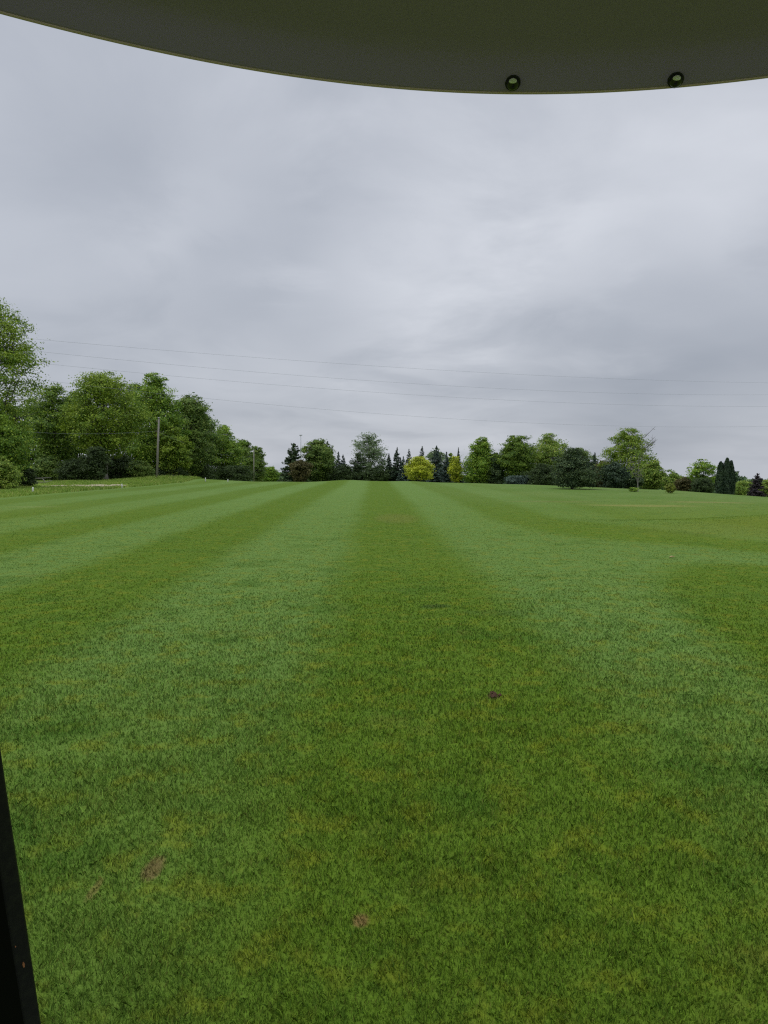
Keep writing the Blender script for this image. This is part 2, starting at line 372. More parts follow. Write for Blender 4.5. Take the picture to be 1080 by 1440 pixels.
# ------------------------------------------------------------------ trees
def leaf_quads(P, N, size, aspect=0.6, rng=rng):
    n = len(P); r = rng.normal(size=(n, 3)); N = N/(np.linalg.norm(N, axis=1, keepdims=True)+1e-9)
    a = np.cross(N, r); a /= np.linalg.norm(a, axis=1, keepdims=True)+1e-9; c = np.cross(N, a)
    s = (size*(0.6+0.8*rng.random(n)))[:, None]; fold = (rng.random(n)[:, None]-0.5)*0.5*s
    V = np.stack([P-a*s*.5, P-c*s*aspect*.5+N*fold, P+a*s*.5, P+c*s*aspect*.5+N*fold], 1)
    return V
def unit(rng, n):
    v = rng.normal(size=(n, 3)); return v/np.linalg.norm(v, axis=1, keepdims=True)

def broad(root, H, R, mat, seed, bark=None, crown0=0.12, leaves=7000, leaf=0.26, airy=0.0, shape='round', lobes=16, bare=0, trunk_r=None, ztrunk=0.0):
    rg_ = np.random.default_rng(seed); bark = bark or BARK; R = R*(1.13-0.10*airy)
    small = leaves < 2300; leaves = leaves if small else int(leaves*1.9)
    z0 = crown0*H; tr = trunk_r or (0.016*H+0.06)
    lean = rg_.normal(size=2)*0.03*H
    def env(t):
        if shape == 'round': return math.sqrt(max(0.0, 1-(2*t-0.95)**2*0.98))*0.98+0.04
        if shape == 'wide': return min(1.0, (1-t)**0.42*1.15)*min(1, 0.75+t*2)
        if shape == 'oval': return max(0.1, math.sin(math.pi*min(1, (0.12+0.86*t)))**0.6)
        if shape == 'tallcone': return max(0.06, (1-t)**0.62*1.1)*min(1, 0.55+3*t)
        return 1.0
    axis = lambda z: np.array([lean[0]*(z/H)**1.5, lean[1]*(z/H)**1.5, z])
    tb = MB()
    ttop = z0+(H-z0)*0.72
    zz = np.linspace(-0.6, ttop, 9)
    pts = np.array([axis(max(z, 0))*np.array([1, 1, 0])+np.array([rg_.normal()*0.012*H*(z > 0)*0.5, rg_.normal()*0.012*H*(z > 0)*0.5, z]) for z in zz])
    rad = tr*np.clip(1-0.82*(zz/ttop), 0.12, 1.0); rad[0] *= 1.35; rad[1] *= 1.1
    tb.tube(pts, rad, 8)
    LP, LN = [], []
    per = max(20, leaves//lobes)
    ph0 = rg_.random()*6.28
    for k in range(lobes):
        t = (k+0.5)/lobes; t = min(0.97, max(0.03, t + rg_.normal()*0.05)); e = env(t)*R
        ang = ph0 + k*2.4 + rg_.normal()*0.3
        lr = R*(0.38+0.18*rg_.random())*(0.70+0.5*env(t))*(1-0.2*airy)
        lr = min(lr, e*0.85+0.12*R)
        rad_c = max(0.0, e-lr*0.85)*(0.82+0.38*rg_.random())
        zc = z0 + lr*0.5 + (H-z0-lr*0.95)*t
        c = axis(zc)+np.array([rad_c*math.cos(ang), rad_c*math.sin(ang), 0])
        # limb
        zs = max(z0*0.6, zc-0.9*rad_c-0.25*R*rg_.random()-0.5*lr); zs = min(zs, ttop*0.97); p0 = np.array([np.interp(zs, zz, pts[:, 0]), np.interp(zs, zz, pts[:, 1]), zs])
        mid = (p0+c)/2+np.array([0, 0, -0.08*R])+rg_.normal(size=3)*0.05*R
        r0 = tr*(0.42-0.25*t)
        tb.tube([p0, (p0+mid)/2+rg_.normal(size=3)*0.02*R, mid, (mid+c)/2+rg_.normal(size=3)*0.03*R, c], np.array([1, .8, .62, .42, .2])*r0, 5, cap=False)
        nc = 17 + int(8*rg_.random())
        dirs = unit(rg_, nc); dirs[:, 2] = dirs[:, 2]*0.9+0.12
        cc = c + dirs*lr*(0.55+0.45*rg_.random((nc, 1)))*np.array([1, 1, 0.85])
        for q in range(0, nc, 2):
            tb.tube([c, (c+cc[q])/2+rg_.normal(size=3)*0.04*lr, cc[q]], np.array([.2, .13, .05])*r0+0.006, 4, cap=False)
        w = rg_.random(nc)+0.35; cnt = rg_.multinomial(int(per*(lr/(0.42*R))**1.6)+12, w/w.sum())
        for q in range(nc):
            nn = cnt[q]
            if airy and rg_.random() < airy*0.45: nn = nn//4
            sg = lr*(0.13+0.10*rg_.random())
            p = cc[q] + rg_.normal(size=(nn, 3))*sg*np.array([1.1, 1.1, 0.50])
            out = (p-c); out /= np.linalg.norm(out, axis=1, keepdims=True)+1e-9
            LP.append(p); LN.append(out*0.6+np.array([0, 0, 0.55])+rg_.normal(size=(nn, 3))*0.55)
    for q in range(bare):
        ang = rg_.random()*0.9-0.5; z = H*(0.55+0.25*rg_.random()); p0 = axis(z)
        e = p0+np.array([R*(1.0+0.15*rg_.random())*math.cos(ang), R*0.4*math.sin(ang*3), H*(0.12+0.2*rg_.random())])
        mdl = (p0+e)/2+np.array([0.12*R, 0, -0.05*H])
        tb.tube([p0, mdl, e], [0.05, 0.035, 0.012], 4, cap=False)
        for _ in range(5):
            s0 = mdl+(e-mdl)*rg_.random(); tb.tube([s0, s0+rg_.normal(size=3)*0.10*R+np.array([0.1*R, 0, 0.12*R])], [0.02, 0.008], 3, cap=False)
    nf = int(leaves*0.32*max(0.0, 1-1.25*airy)) if leaves > 2300 else 0
    if nf:
        t = rg_.random(nf)**0.9; an = rg_.random(nf)*6.283; ph = rg_.random(6)*6.28
        bump = 0.5+0.17*(np.sin(an*3+ph[0]+t*5)+np.sin(an*5+ph[1]-t*9)+np.sin(t*23+ph[2]+2*np.sin(an+ph[3])))
        e = np.array([env(x) for x in np.linspace(0, 1, 60)]); e = np.interp(t, np.linspace(0, 1, 60), e)*R
        rr_ = e*(0.60+0.34*bump)*(0.5+0.5*rg_.random(nf)**0.35)
        z = z0+(H-z0)*t*(0.84+0.10*bump)
        p = np.column_stack([lean[0]*(z/H)**1.5+rr_*np.cos(an), lean[1]*(z/H)**1.5+rr_*np.sin(an), z])
        LP.append(p); LN.append(np.column_stack([np.cos(an), np.sin(an), 0.7+0*an])*0.7+rg_.normal(size=(nf, 3))*0.6)
    P_ = np.concatenate(LP); N_ = np.concatenate(LN)
    zmin = 0.02
    ok = (P_[:, 2] > zmin) & (P_[:, 2] < H*1.01); P_, N_ = P_[ok], N_[ok]
    tb.build('trunk', bark, root)
    me = quads_mesh('crown', leaf_quads(P_, N_, np.full(len(P_), leaf*(0.74 if not small else 1)), 0.65, rg_))
    return link('crown', me, mat, root)

def conifer(root, H, R, mat, seed, leaves=3200, leaf=0.26, power=0.9, skirt=0.03, droop=0.18, bark=None, ragged=0.15, steps=26):
    rg_ = np.random.default_rng(seed); tb = MB(); leaves = int(leaves*1.8); R = R*1.15
    tb.tube([(0, 0, -0.5), (0, 0, H*0.5), (0, 0, H*0.99)], [0.014*H+0.04, 0.008*H+0.02, 0.012], 7)
    LP, LN = [], []; nb = 9; tot = 0
    zs = np.linspace(skirt, 0.985, steps)
    wts = (1-zs)**power+0.05; wts /= wts.sum()
    for z_, w_ in zip(zs, wts):
        L = R*((1-z_)**power)*1.02+0.02*R; m = max(4, int(nb*(0.5+0.6*(1-z_))))
        for k in range(m):
            a = rg_.random()*6.283; Lb = L*(1-ragged*rg_.random()*1.6+ragged*0.5); zb = z_*H+rg_.normal()*H*0.012
            dr = droop*(1-z_)+0.02-0.25*z_
            e = np.array([Lb*math.cos(a), Lb*math.sin(a), -dr*Lb]); p0 = np.array([0, 0, zb])
            if Lb > 0.35*R: tb.tube([p0, p0+e*0.5+np.array([0, 0, 0.03*Lb]), p0+e], [0.03*Lb*0.4+.008, .015, .005], 4, cap=False)
            nn = int(leaves*w_/m)+2
            s = rg_.random(nn)**0.6; side = rg_.normal(size=nn)*Lb*0.14*(1.15-s)
            p = p0+np.outer(s, e)+np.outer(side, [-math.sin(a), math.cos(a), 0])
            p[:, 2] += rg_.normal(size=nn)*H*0.010 + 0.05*Lb*(s**2) - np.abs(side)*0.3
            LP.append(p); LN.append(np.array([math.cos(a)*.5, math.sin(a)*.5, 0.8])+rg_.normal(size=(nn, 3))*0.5)
    sp_ = np.column_stack([rg_.normal(size=60)*0.012*R, rg_.normal(size=60)*0.012*R, H*(0.93+0.08*rg_.random(60))]); LP.append(sp_); LN.append(unit(rg_, 60))
    P_ = np.concatenate(LP); N_ = np.concatenate(LN); ok = P_[:, 2] > 0.0; P_, N_ = P_[ok], N_[ok]
    sz = leaf*(0.55+0.45*np.clip(1-P_[:, 2]/H, 0, 1))
    tb.build('trunk', bark or BARKD, root)
    return link('crown', quads_mesh('crown', leaf_quads(P_, N_, sz, 0.42, rg_)), mat, root)

def columns(root, H, R, mat, seed, leaves=9000, leaf=0.2):
    """several narrow arborvitae columns grown together, a rounded point on each"""
    rg_ = np.random.default_rng(seed); tb = MB(); LP, LN = [], []
    for (cx, cy, hh, rr_) in ((-0.55, 0.0, 0.90, 0.46), (0.05, -0.15, 1.0, 0.50), (0.58, 0.1, 0.93, 0.44), (-0.2, 0.4, 0.86, 0.4), (0.35, 0.45, 0.88, 0.4)):
        h = H*hh; n = leaves//5; t = rg_.random(n); ang = rg_.random(n)*6.283
        prof = np.minimum(1.0, 1.35*(1-t)**0.5)*np.minimum(1, 0.8+t)*(0.95+0.06*np.sin(ang*5+t*20))
        r = R*rr_*prof*(0.82+0.2*rg_.random(n)**0.5)
        x, y = cx*R+r*np.cos(ang), cy*R+r*np.sin(ang)
        LP.append(np.column_stack([x, y, 0.05+t*h])); LN.append(np.column_stack([np.cos(ang), np.sin(ang), 0.25+0*t])+rg_.normal(size=(n, 3))*0.4)
        tb.tube([(cx*R, cy*R, -0.4), (cx*R, cy*R, h*0.9)], [0.1, 0.02], 6)
    P_ = np.concatenate(LP); N_ = np.concatenate(LN)
    tb.build('trunk', BARKD, root)
    return link('crown', quads_mesh('crown', leaf_quads(P_, N_, np.full(len(P_), leaf), 0.5, rg_)), mat, root)

def plant(name, label, cat, kind, ul, ur, vt, d, mat, seed, group=None, base=None, **kw):
    """a tree standing d metres ahead whose crown spans photo columns ul..ur and tops out at row vt"""
    uc = (ul+ur)/2; x = at(uc, 670, d)[0]; z = float(gz(x, d)) if base is None else base
    H = at(uc, vt, d)[2]-z; R = (ur-ul)/2/F*d
    root = empty(name, (x, d, z), label, cat, group)
    kind(root, H, R, LM[mat], seed, **kw)
    return root
T = plant
# --- left wood, near to far
T('tall_tree', 'tallest loose-leaved tree rising out of the picture at the left edge', 'tree', broad, -92, 62, 408, 58, 'olive', 1, leaves=20000, leaf=0.21, airy=0.7, lobes=26, crown0=0.10, shape='oval', bark=BARK)
T('tall_tree', 'lower green tree spreading beneath the tallest tree at the left edge', 'tree', broad, -70, 36, 560, 55, 'maple', 2, leaves=12000, leaf=0.2, lobes=16, crown0=0.02)
T('maple_tree', 'dark green tree just right of the tallest left tree, sky showing through its middle', 'tree', broad, 42, 112, 540, 92, 'deep', 3, leaves=9000, leaf=0.30, lobes=18, airy=0.45, crown0=0.12)
T('maple_tree', 'yellow-green crowned tree with a pale grey trunk, highest of the left wood', 'tree', broad, 100, 200, 521, 88, 'olive', 4, leaves=13000, leaf=0.28, lobes=22, airy=0.3, crown0=0.20, bark=BARKL, shape='round')
T('maple_tree', 'deep green tall tree right behind the wooden pole on the left', 'tree', broad, 184, 254, 524, 100, 'maple', 105, leaves=11000, leaf=0.30, lobes=20, airy=0.15, crown0=0.08, shape='oval')
T('maple_tree', 'olive tree with a sloping right side to the right of the wooden pole', 'tree', broad, 236, 297, 552, 108, 'mute', 6, leaves=11000, leaf=0.30, lobes=20, airy=0.1, crown0=0.05, shape='round')
T('ash_tree', 'thin tree whose wispy twig tips poke up right of the olive tree', 'tree', broad, 268, 301, 572, 112, 'mute', 7, leaves=2600, leaf=0.28, lobes=12, airy=0.9, crown0=0.10, shape='oval')
T('maple_tree', 'fresh green round tree beyond the olive tree, left of the far pole', 'tree', broad, 292, 346, 598, 140, 'maple', 8, leaves=7000, leaf=0.34, lobes=16, airy=0.1, crown0=0.05)
T('maple_tree', 'dull green tree next after the fresh green round one, nearer the far pole', 'tree', broad, 326, 360, 618, 165, 'mute', 9, leaves=5000, leaf=0.38, lobes=14, crown0=0.05)
T('maple_tree', 'last small tree of the left wood, just right of the far pole', 'tree', broad, 350, 376, 628, 190, 'mute', 10, leaves=3800, leaf=0.42, lobes=12, crown0=0.04)
T('maple_tree', 'back tree filling the wood behind the dark green and yellow-green trees', 'tree', broad, 66, 150, 548, 112, 'deep', 11, leaves=6500, leaf=0.36, lobes=16, crown0=0.04)
T('maple_tree', 'back tree filling the wood between the yellow-green tree and the wooden pole', 'tree', broad, 150, 232, 540, 120, 'deep', 12, leaves=7000, leaf=0.38, lobes=16, crown0=0.04)
T('maple_tree', 'back tree between the left edge tree and the dark green tree', 'tree', broad, 0, 80, 560, 100, 'deep', 13, leaves=5000, leaf=0.36, lobes=14, airy=0.3, crown0=0.04)
T('maple_tree', 'back tree filling in behind the olive tree on the left', 'tree', broad, 246, 312, 578, 135, 'deep', 14, leaves=6000, leaf=0.38, lobes=14, crown0=0.03)
T('maple_tree', 'low yellowish tree in front of the deep green one, close to the wooden pole', 'tree', broad, 222, 268, 600, 98, 'olive', 15, leaves=5500, leaf=0.28, lobes=13, crown0=0.03)
T('shrub', 'bright green bush at the left edge below the tallest tree', 'bush', broad, -25, 26, 640, 52, 'fresh', 20, leaves=4500, leaf=0.16, lobes=10, crown0=0.0, shape='wide')
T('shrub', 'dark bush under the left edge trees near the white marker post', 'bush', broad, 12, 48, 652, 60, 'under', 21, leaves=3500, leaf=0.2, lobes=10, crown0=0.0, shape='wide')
T('shrub', 'grey-green bush left of the gravel track below the dark tree', 'bush', broad, 44, 92, 640, 88, 'mute', 22, leaves=3600, leaf=0.26, lobes=10, crown0=0.0, shape='wide')
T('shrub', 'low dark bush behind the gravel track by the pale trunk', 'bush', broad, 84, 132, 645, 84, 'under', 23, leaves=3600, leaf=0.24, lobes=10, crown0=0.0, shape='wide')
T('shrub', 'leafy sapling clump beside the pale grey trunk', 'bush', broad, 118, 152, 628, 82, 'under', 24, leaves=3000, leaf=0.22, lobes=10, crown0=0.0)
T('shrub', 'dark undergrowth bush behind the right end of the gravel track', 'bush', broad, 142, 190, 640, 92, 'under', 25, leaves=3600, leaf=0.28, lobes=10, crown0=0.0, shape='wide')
T('shrub', 'olive bush just left of the wooden pole foot', 'bush', broad, 176, 216, 648, 92, 'mute', 26, leaves=3200, leaf=0.26, lobes=10, crown0=0.0, shape='wide')
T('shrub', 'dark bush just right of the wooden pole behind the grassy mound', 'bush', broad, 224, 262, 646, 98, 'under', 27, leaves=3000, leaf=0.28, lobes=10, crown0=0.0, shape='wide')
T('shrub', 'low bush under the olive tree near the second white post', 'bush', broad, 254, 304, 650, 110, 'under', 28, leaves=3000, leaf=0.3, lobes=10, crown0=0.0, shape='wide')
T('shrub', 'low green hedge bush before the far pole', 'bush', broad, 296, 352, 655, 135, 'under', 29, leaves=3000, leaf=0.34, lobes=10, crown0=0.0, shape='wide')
# --- gap and central group
T('far_tree', 'small blue-green tree in the gap after the left wood', 'tree', broad, 368, 391, 655, 215, 'maple', 30, leaves=2400, leaf=0.45, lobes=10, crown0=0.0)
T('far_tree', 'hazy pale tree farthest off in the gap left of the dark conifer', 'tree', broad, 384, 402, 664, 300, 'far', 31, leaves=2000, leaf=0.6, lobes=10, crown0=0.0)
T('spruce_tree', 'broad dark evergreen at the left end of the central trees', 'tree', conifer, 394, 434, 624, 135, 'pine', 32, leaves=6500, leaf=0.42, power=0.62, ragged=0.3)
T('shrub', 'brownish olive bush in front of the broad dark evergreen', 'bush', broad, 408, 436, 646, 128, 'brown', 33, leaves=2600, leaf=0.3, lobes=11, crown0=0.0)
T('linden_tree', 'dark green round tree right of the thin mast', 'tree', broad, 427, 471, 617, 138, 'mute', 34, leaves=7500, leaf=0.34, lobes=18, crown0=0.02, airy=0.1)
T('spruce_tree', 'dark pointed evergreen leaning on the right side of the round tree by the mast', 'tree', conifer, 446, 476, 621, 141, 'pine', 35, leaves=3600, leaf=0.36, power=0.75)
T('spruce_tree', 'slim spruce spire right of the round dark tree by the mast', 'tree', conifer, 459, 475, 627, 146, 'spruce', 36, leaves=2000, leaf=0.34)
T('spruce_tree', 'middle slim spruce left of the tall airy tree', 'tree', conifer, 467, 485, 636, 144, 'blue', 37, leaves=2000, leaf=0.34)
T('spruce_tree', 'short blunt spruce nearest the left of the tall airy tree', 'tree', conifer, 474, 491, 640, 146, 'blue', 38, leaves=2000, leaf=0.34, power=0.7)
T('shrub', 'dark bush below the slim spruces', 'bush', broad, 464, 500, 653, 136, 'under', 39, leaves=2600, leaf=0.32, lobes=10, crown0=0.0, shape='wide')
T('airy_tree', 'tall airy grey-green tree with twigs showing sky, centre of the tree line', 'tree', broad, 496, 546, 608, 150, 'grey', 40, leaves=6500, leaf=0.30, lobes=22, airy=0.85, crown0=0.14, shape='round')
T('spruce_tree', 'wide dark evergreen at the foot of the tall airy tree', 'tree', conifer, 484, 522, 638, 138, 'pine', 41, leaves=4500, leaf=0.36, power=0.6, ragged=0.3)
T('shrub', 'dark low bush under the right of the tall airy tree', 'bush', broad, 512, 548, 655, 137, 'under', 42, leaves=2500, leaf=0.32, lobes=10, crown0=0.0, shape='wide')
T('spruce_tree', 'dark spruce touching the right edge of the tall airy tree', 'tree', conifer, 538, 556, 638, 140, 'spruce', 43, leaves=2500, leaf=0.34)
T('spruce_tree', 'tallest dark spruce left of the large yellow tree', 'tree', conifer, 545, 572, 630, 138, 'spruce', 44, leaves=3600, leaf=0.34)
T('spruce_tree', 'short spruce tucked against the left of the large yellow tree', 'tree', conifer, 558, 576, 642, 136, 'blue', 45, leaves=2300, leaf=0.32)
T('spruce_tree', 'green spruce tip above the left half of the large yellow tree', 'tree', conifer, 564, 586, 632, 145, 'spruce', 46, leaves=2200, leaf=0.34)
T('spruce_tree', 'brownish spruce tip above the right half of the large yellow tree', 'tree', conifer, 583, 604, 628, 145, 'spruce', 47, leaves=2200, leaf=0.34, power=0.75)
T('golden_tree', 'large round bright yellow tree among the dark spruces', 'tree', broad, 569, 609, 642, 130, 'yellow', 148, leaves=5200, leaf=0.26, lobes=24, crown0=0.14, shape='wide', airy=0.35)
T('birch_tree', 'pale grey-green tree behind the blue spruce between the yellow trees', 'tree', broad, 596, 630, 629, 155, 'grey', 49, leaves=3600, leaf=0.34, lobes=14, airy=0.6, crown0=0.05)
T('spruce_tree', 'large blue-grey spruce between the two yellow trees', 'tree', conifer, 600, 627, 628, 134, 'blue', 50, leaves=4200, leaf=0.34, power=0.8)
T('spruce_tree', 'narrow blue spruce left of the smaller yellow tree', 'tree', conifer, 618, 637, 636, 137, 'blue', 51, leaves=2600, leaf=0.34)
T('golden_tree', 'smaller bright yellow tree in front of the big round green tree', 'tree', broad, 630, 652, 641, 133, 'yellow', 152, leaves=2600, leaf=0.26, lobes=16, crown0=0.04, airy=0.5, shape='oval')
T('spruce_tree', 'dark spruce tip behind the smaller yellow tree', 'tree', conifer, 637, 652, 631, 144, 'spruce', 53, leaves=2000, leaf=0.34)
T('birch_tree', 'low yellowish tree behind the left of the smaller yellow tree', 'tree', broad, 627, 643, 637, 146, 'fresh', 54, leaves=1800, leaf=0.32, lobes=10, crown0=0.0)
T('linden_tree', 'big rounded green tree right of the yellow trees', 'tree', broad, 648, 702, 615, 132, 'maple', 55, leaves=9500, leaf=0.32, lobes=20, crown0=0.02, shape='tallcone')
T('pine_tree', 'dark olive pine between the two big rounded green trees', 'tree', broad, 684, 712, 636, 130, 'pine', 56, leaves=4200, leaf=0.3, lobes=13, crown0=0.0, shape='tallcone')
T('linden_tree', 'dark round-headed green tree in the middle of the right tree line', 'tree', broad, 701, 751, 613, 130, 'deep', 57, leaves=10000, leaf=0.31, lobes=20, crown0=0.03, shape='round')
T('shrub', 'blue-grey low juniper below the dark round-headed tree', 'bush', broad, 712, 752, 669, 122, 'blue', 58, leaves=2600, leaf=0.26, lobes=10, crown0=0.0, shape='wide')
T('ash_tree', 'light green airy tree behind the spreading dark pine', 'tree', broad, 743, 803, 610, 134, 'fresh', 59, leaves=9500, leaf=0.32, lobes=22, crown0=0.03, airy=0.35)
T('shrub', 'dark bush between the round-headed tree and the spreading dark pine', 'bush', broad, 742, 786, 652, 120, 'under', 60, leaves=3000, leaf=0.28, lobes=10, crown0=0.0, shape='wide')
T('ash_tree', 'dull green tree behind the right side of the spreading dark pine', 'tree', broad, 790, 836, 630, 128, 'mute', 61, leaves=5500, leaf=0.3, lobes=15, crown0=0.0)
# --- right side
T('pine_tree', 'spreading dark pine standing forward on the mown grass, branches to the ground', 'tree', broad, 771, 838, 630, 56, 'pine', 62, leaves=15000, leaf=0.13, lobes=24, crown0=0.04, shape='tallcone', airy=0.3)
T('spruce_tree', 'ragged dark spruce tip right of the spreading pine', 'tree', conifer, 822, 850, 637, 120, 'spruce', 63, leaves=2600, leaf=0.34, ragged=0.4)
T('shrub', 'brown-green bush between the ragged spruce and the yellow-green airy tree', 'bush', broad, 832, 868, 648, 118, 'brown', 64, leaves=3200, leaf=0.28, lobes=11, crown0=0.0)
T('poplar_tree', 'tall yellow-green airy tree with bare twigs on its right side', 'tree', broad, 851, 917, 602, 112, 'olive', 65, leaves=10000, leaf=0.26, lobes=24, crown0=0.10, airy=0.55, shape='oval', bare=7)
T('pine_tree', 'dark pine at the left foot of the yellow-green airy tree', 'tree', broad, 846, 882, 650, 100, 'spruce', 66, leaves=4600, leaf=0.25, lobes=14, crown0=0.0, shape='round')
T('pine_tree', 'dark pine close behind the young thin-trunked tree', 'tree', broad, 872, 902, 656, 102, 'pine', 67, leaves=3600, leaf=0.25, lobes=12, crown0=0.0, shape='round')
T('ash_tree', 'mid-green tree filling the right side below the yellow-green airy tree', 'tree', broad, 896, 936, 647, 108, 'fresh', 68, leaves=5000, leaf=0.27, lobes=14, crown0=0.0, airy=0.2)
T('young_tree', 'young slender tree with a thin pale trunk standing on the lawn edge', 'tree', broad, 880, 914, 632, 52, 'olive', 69, leaves=650, leaf=0.10, lobes=12, crown0=0.30, airy=0.9, trunk_r=0.05, bark=BARKL, shape='oval')
T('shrub', 'small green tree with a spiky top left of the gap to the branching tree', 'bush', broad, 934, 962, 662, 105, 'fresh', 70, leaves=2600, leaf=0.26, lobes=10, crown0=0.0, airy=0.3)
T('shrub', 'brownish low bush left of the branching tree', 'bush', broad, 950, 978, 671, 100, 'brown', 71, leaves=2400, leaf=0.24, lobes=10, crown0=0.0)
T('branching_tree', 'broad-topped tree with dark branches left of the dark columnar evergreen', 'tree', broad, 969, 1010, 646, 98, 'maple', 72, leaves=3400, leaf=0.24, lobes=14, crown0=0.22, airy=0.7, bark=BARKD)
T('shrub', 'dark bush at the foot of the broad-topped branching tree', 'bush', broad, 974, 1006, 672, 92, 'under', 73, leaves=2400, leaf=0.22, lobes=10, crown0=0.0)
T('columnar_evergreen', 'dark evergreen of several narrow columns grown together, near the right edge', 'tree', columns, 1007, 1034, 645, 72, 'arbor', 74, leaves=12000, leaf=0.2)
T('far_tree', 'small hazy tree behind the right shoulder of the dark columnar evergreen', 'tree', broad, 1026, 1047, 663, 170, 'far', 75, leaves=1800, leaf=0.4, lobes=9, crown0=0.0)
T('shrub', 'pale green low bush right of the dark columnar evergreen', 'bush', broad, 1030, 1066, 676, 85, 'fresh', 76, leaves=2600, leaf=0.2, lobes=10, crown0=0.0, shape='wide')
T('shrub', 'pale green bush cut by the right edge of the picture', 'bush', broad, 1062, 1104, 674, 86, 'fresh', 77, leaves=2600, leaf=0.2, lobes=10, crown0=0.0, shape='wide')
T('purple_conifer', 'small dark purplish tree standing at the right edge of the lawn', 'tree', conifer, 1053, 1077, 666, 60, 'purple', 78, leaves=3200, leaf=0.14, power=0.6, ragged=0.3)
T('sapling', 'small yellow-green sapling standing alone on the right lawn', 'plant', broad, 934, 951, 680, 49, 'lime', 79, leaves=1000, leaf=0.09, lobes=7, crown0=0.05, airy=0.5, trunk_r=0.02)
T('grass_clump', 'dark green leafy clump at the foot of the young slender tree', 'plant', broad, 885, 898, 685.5, 51, 'maple', 80, leaves=700, leaf=0.07, lobes=7, crown0=0.0, trunk_r=0.01, shape='wide')

# distant woods closing the horizon
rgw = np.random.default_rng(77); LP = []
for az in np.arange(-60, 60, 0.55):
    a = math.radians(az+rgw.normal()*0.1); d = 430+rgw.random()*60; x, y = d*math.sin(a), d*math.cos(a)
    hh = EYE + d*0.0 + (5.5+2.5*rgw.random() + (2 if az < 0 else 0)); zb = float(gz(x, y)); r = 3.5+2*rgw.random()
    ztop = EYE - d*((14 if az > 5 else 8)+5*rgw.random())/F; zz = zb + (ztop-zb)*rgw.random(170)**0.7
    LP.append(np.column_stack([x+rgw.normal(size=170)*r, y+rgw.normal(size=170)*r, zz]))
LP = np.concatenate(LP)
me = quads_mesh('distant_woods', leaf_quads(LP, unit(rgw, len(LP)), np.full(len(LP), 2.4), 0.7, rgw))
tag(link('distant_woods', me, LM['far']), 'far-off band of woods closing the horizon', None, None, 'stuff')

# ------------------------------------------------------------------ poles, mast, wires
m, b = new_mat('weathered_wood'); tc = b.n('ShaderNodeTexCoord')
mp = b.n('ShaderNodeMapping'); mp.inputs['Scale'].default_value = (8, 8, 0.6); m.node_tree.links.new(tc.outputs['Object'], mp.inputs[0])
n = b.noise(mp.outputs[0], 2.0, 5.0, 0.6)
WOOD = finish(m, b, b.mix(n, (.17, .15, .125), (.31, .29, .26)), 0.9, 0.15, bump=n, bstr=0.4, bdist=0.02)
m, b = new_mat('white_paint'); tc = b.n('ShaderNodeTexCoord'); n = b.noise(tc.outputs['Object'], 9.0, 4.0, 0.6)
WHITE = finish(m, b, b.mix(n, (.55, .55, .50), (.78, .78, .74)), 0.6, 0.3)
m, b = new_mat('galvanised_metal'); METAL = finish(m, b, (.34, .35, .36), 0.5, 0.5, 0.4)
m, b = new_mat('wire_metal'); WIRE = finish(m, b, (.30, .31, .34), 0.6, 0.3, 0.2)
m, b = new_mat('porcelain'); PORC = finish(m, b, (.10, .06, .05), 0.3, 0.5)

def pole(u, vtop, vbase, d, label, lean_u=0.0):
    p0 = at(u, vbase, d); z = float(gz(p0[0], d)); top = at(u+lean_u, vtop, d)
    root = empty('utility_pole', (p0[0], d, z), label, 'pole', 'wooden utility poles left of the fairway')
    mb = MB(); h = top[2]-z; dxx = top[0]-p0[0]
    mb.tube([(0, 0, -0.5), (dxx*.5, 0, h*.5), (dxx, 0, h)], [0.135, 0.112, 0.088], 12); mb.build('shaft', WOOD, root)
    mb = MB(); mb.tube([(dxx, 0, h-0.02), (dxx, 0, h+0.05), (dxx, 0, h+0.08)], [0.14, 0.13, 0.04], 12); mb.build('cap', METAL, root)
    for q, zz in enumerate((h-0.35, h*0.78)):
        mb = MB(); x0 = dxx*zz/h-0.16; mb.tube([(x0+.06, -.1, zz), (x0-0.02, -.1, zz), (x0-0.07, -.1, zz+.02), (x0-.1, -.1, zz+.03)], [.02, .06, .075, .03], 10)
        mb.build('insulator', PORC, root)
    return root, np.array([p0[0], d, z]), h, dxx
pl1, b1, h1, dx1 = pole(220.5, 588, 679.5, 84, 'nearer bare wooden utility pole rising from the grassy mound', 3.0)
pl2, b2, h2, dx2 = pole(357, 632, 676.5, 158, 'farther small wooden utility pole near the end of the left wood', 0.0)
T('shrub', 'small weedy clump round the foot of the nearer wooden pole', 'plant', broad, 213, 227, 672, 83.0, 'maple', 81, leaves=900, leaf=0.13, lobes=7, crown0=0.0, trunk_r=0.02, shape='wide')
T('shrub', 'pale tall weeds on the mound right of the nearer wooden pole', 'plant', broad, 236, 254, 671.5, 83.0, 'fresh', 82, leaves=900, leaf=0.13, lobes=7, crown0=0.0, trunk_r=0.02, shape='wide')

def wire_between(p, q, sag, r, label):
    t = np.linspace(0, 1, 40)[:, None]; P_ = p+(q-p)*t; P_[:, 2] -= 4*sag*(t*(1-t))[:, 0]
    mb = MB(); mb.tube(P_, r, 6); o = mb.build('power_line', WIRE); return tag(o, label, 'wire', 'lines strung from the wooden poles')
wa = b1+np.array([dx1*.78-.26, -.1, h1*.78+.03]); wb = b2+np.array([-.26, -.1, h2*.78+.03])
wire_between(wa, wb, 0.9, 0.007, 'thin line from the nearer wooden pole to the farther one')
wire_between(wa, at(20, 606, 80.0), 0.3, 0.007, 'thin line running left from the nearer wooden pole into the trees')

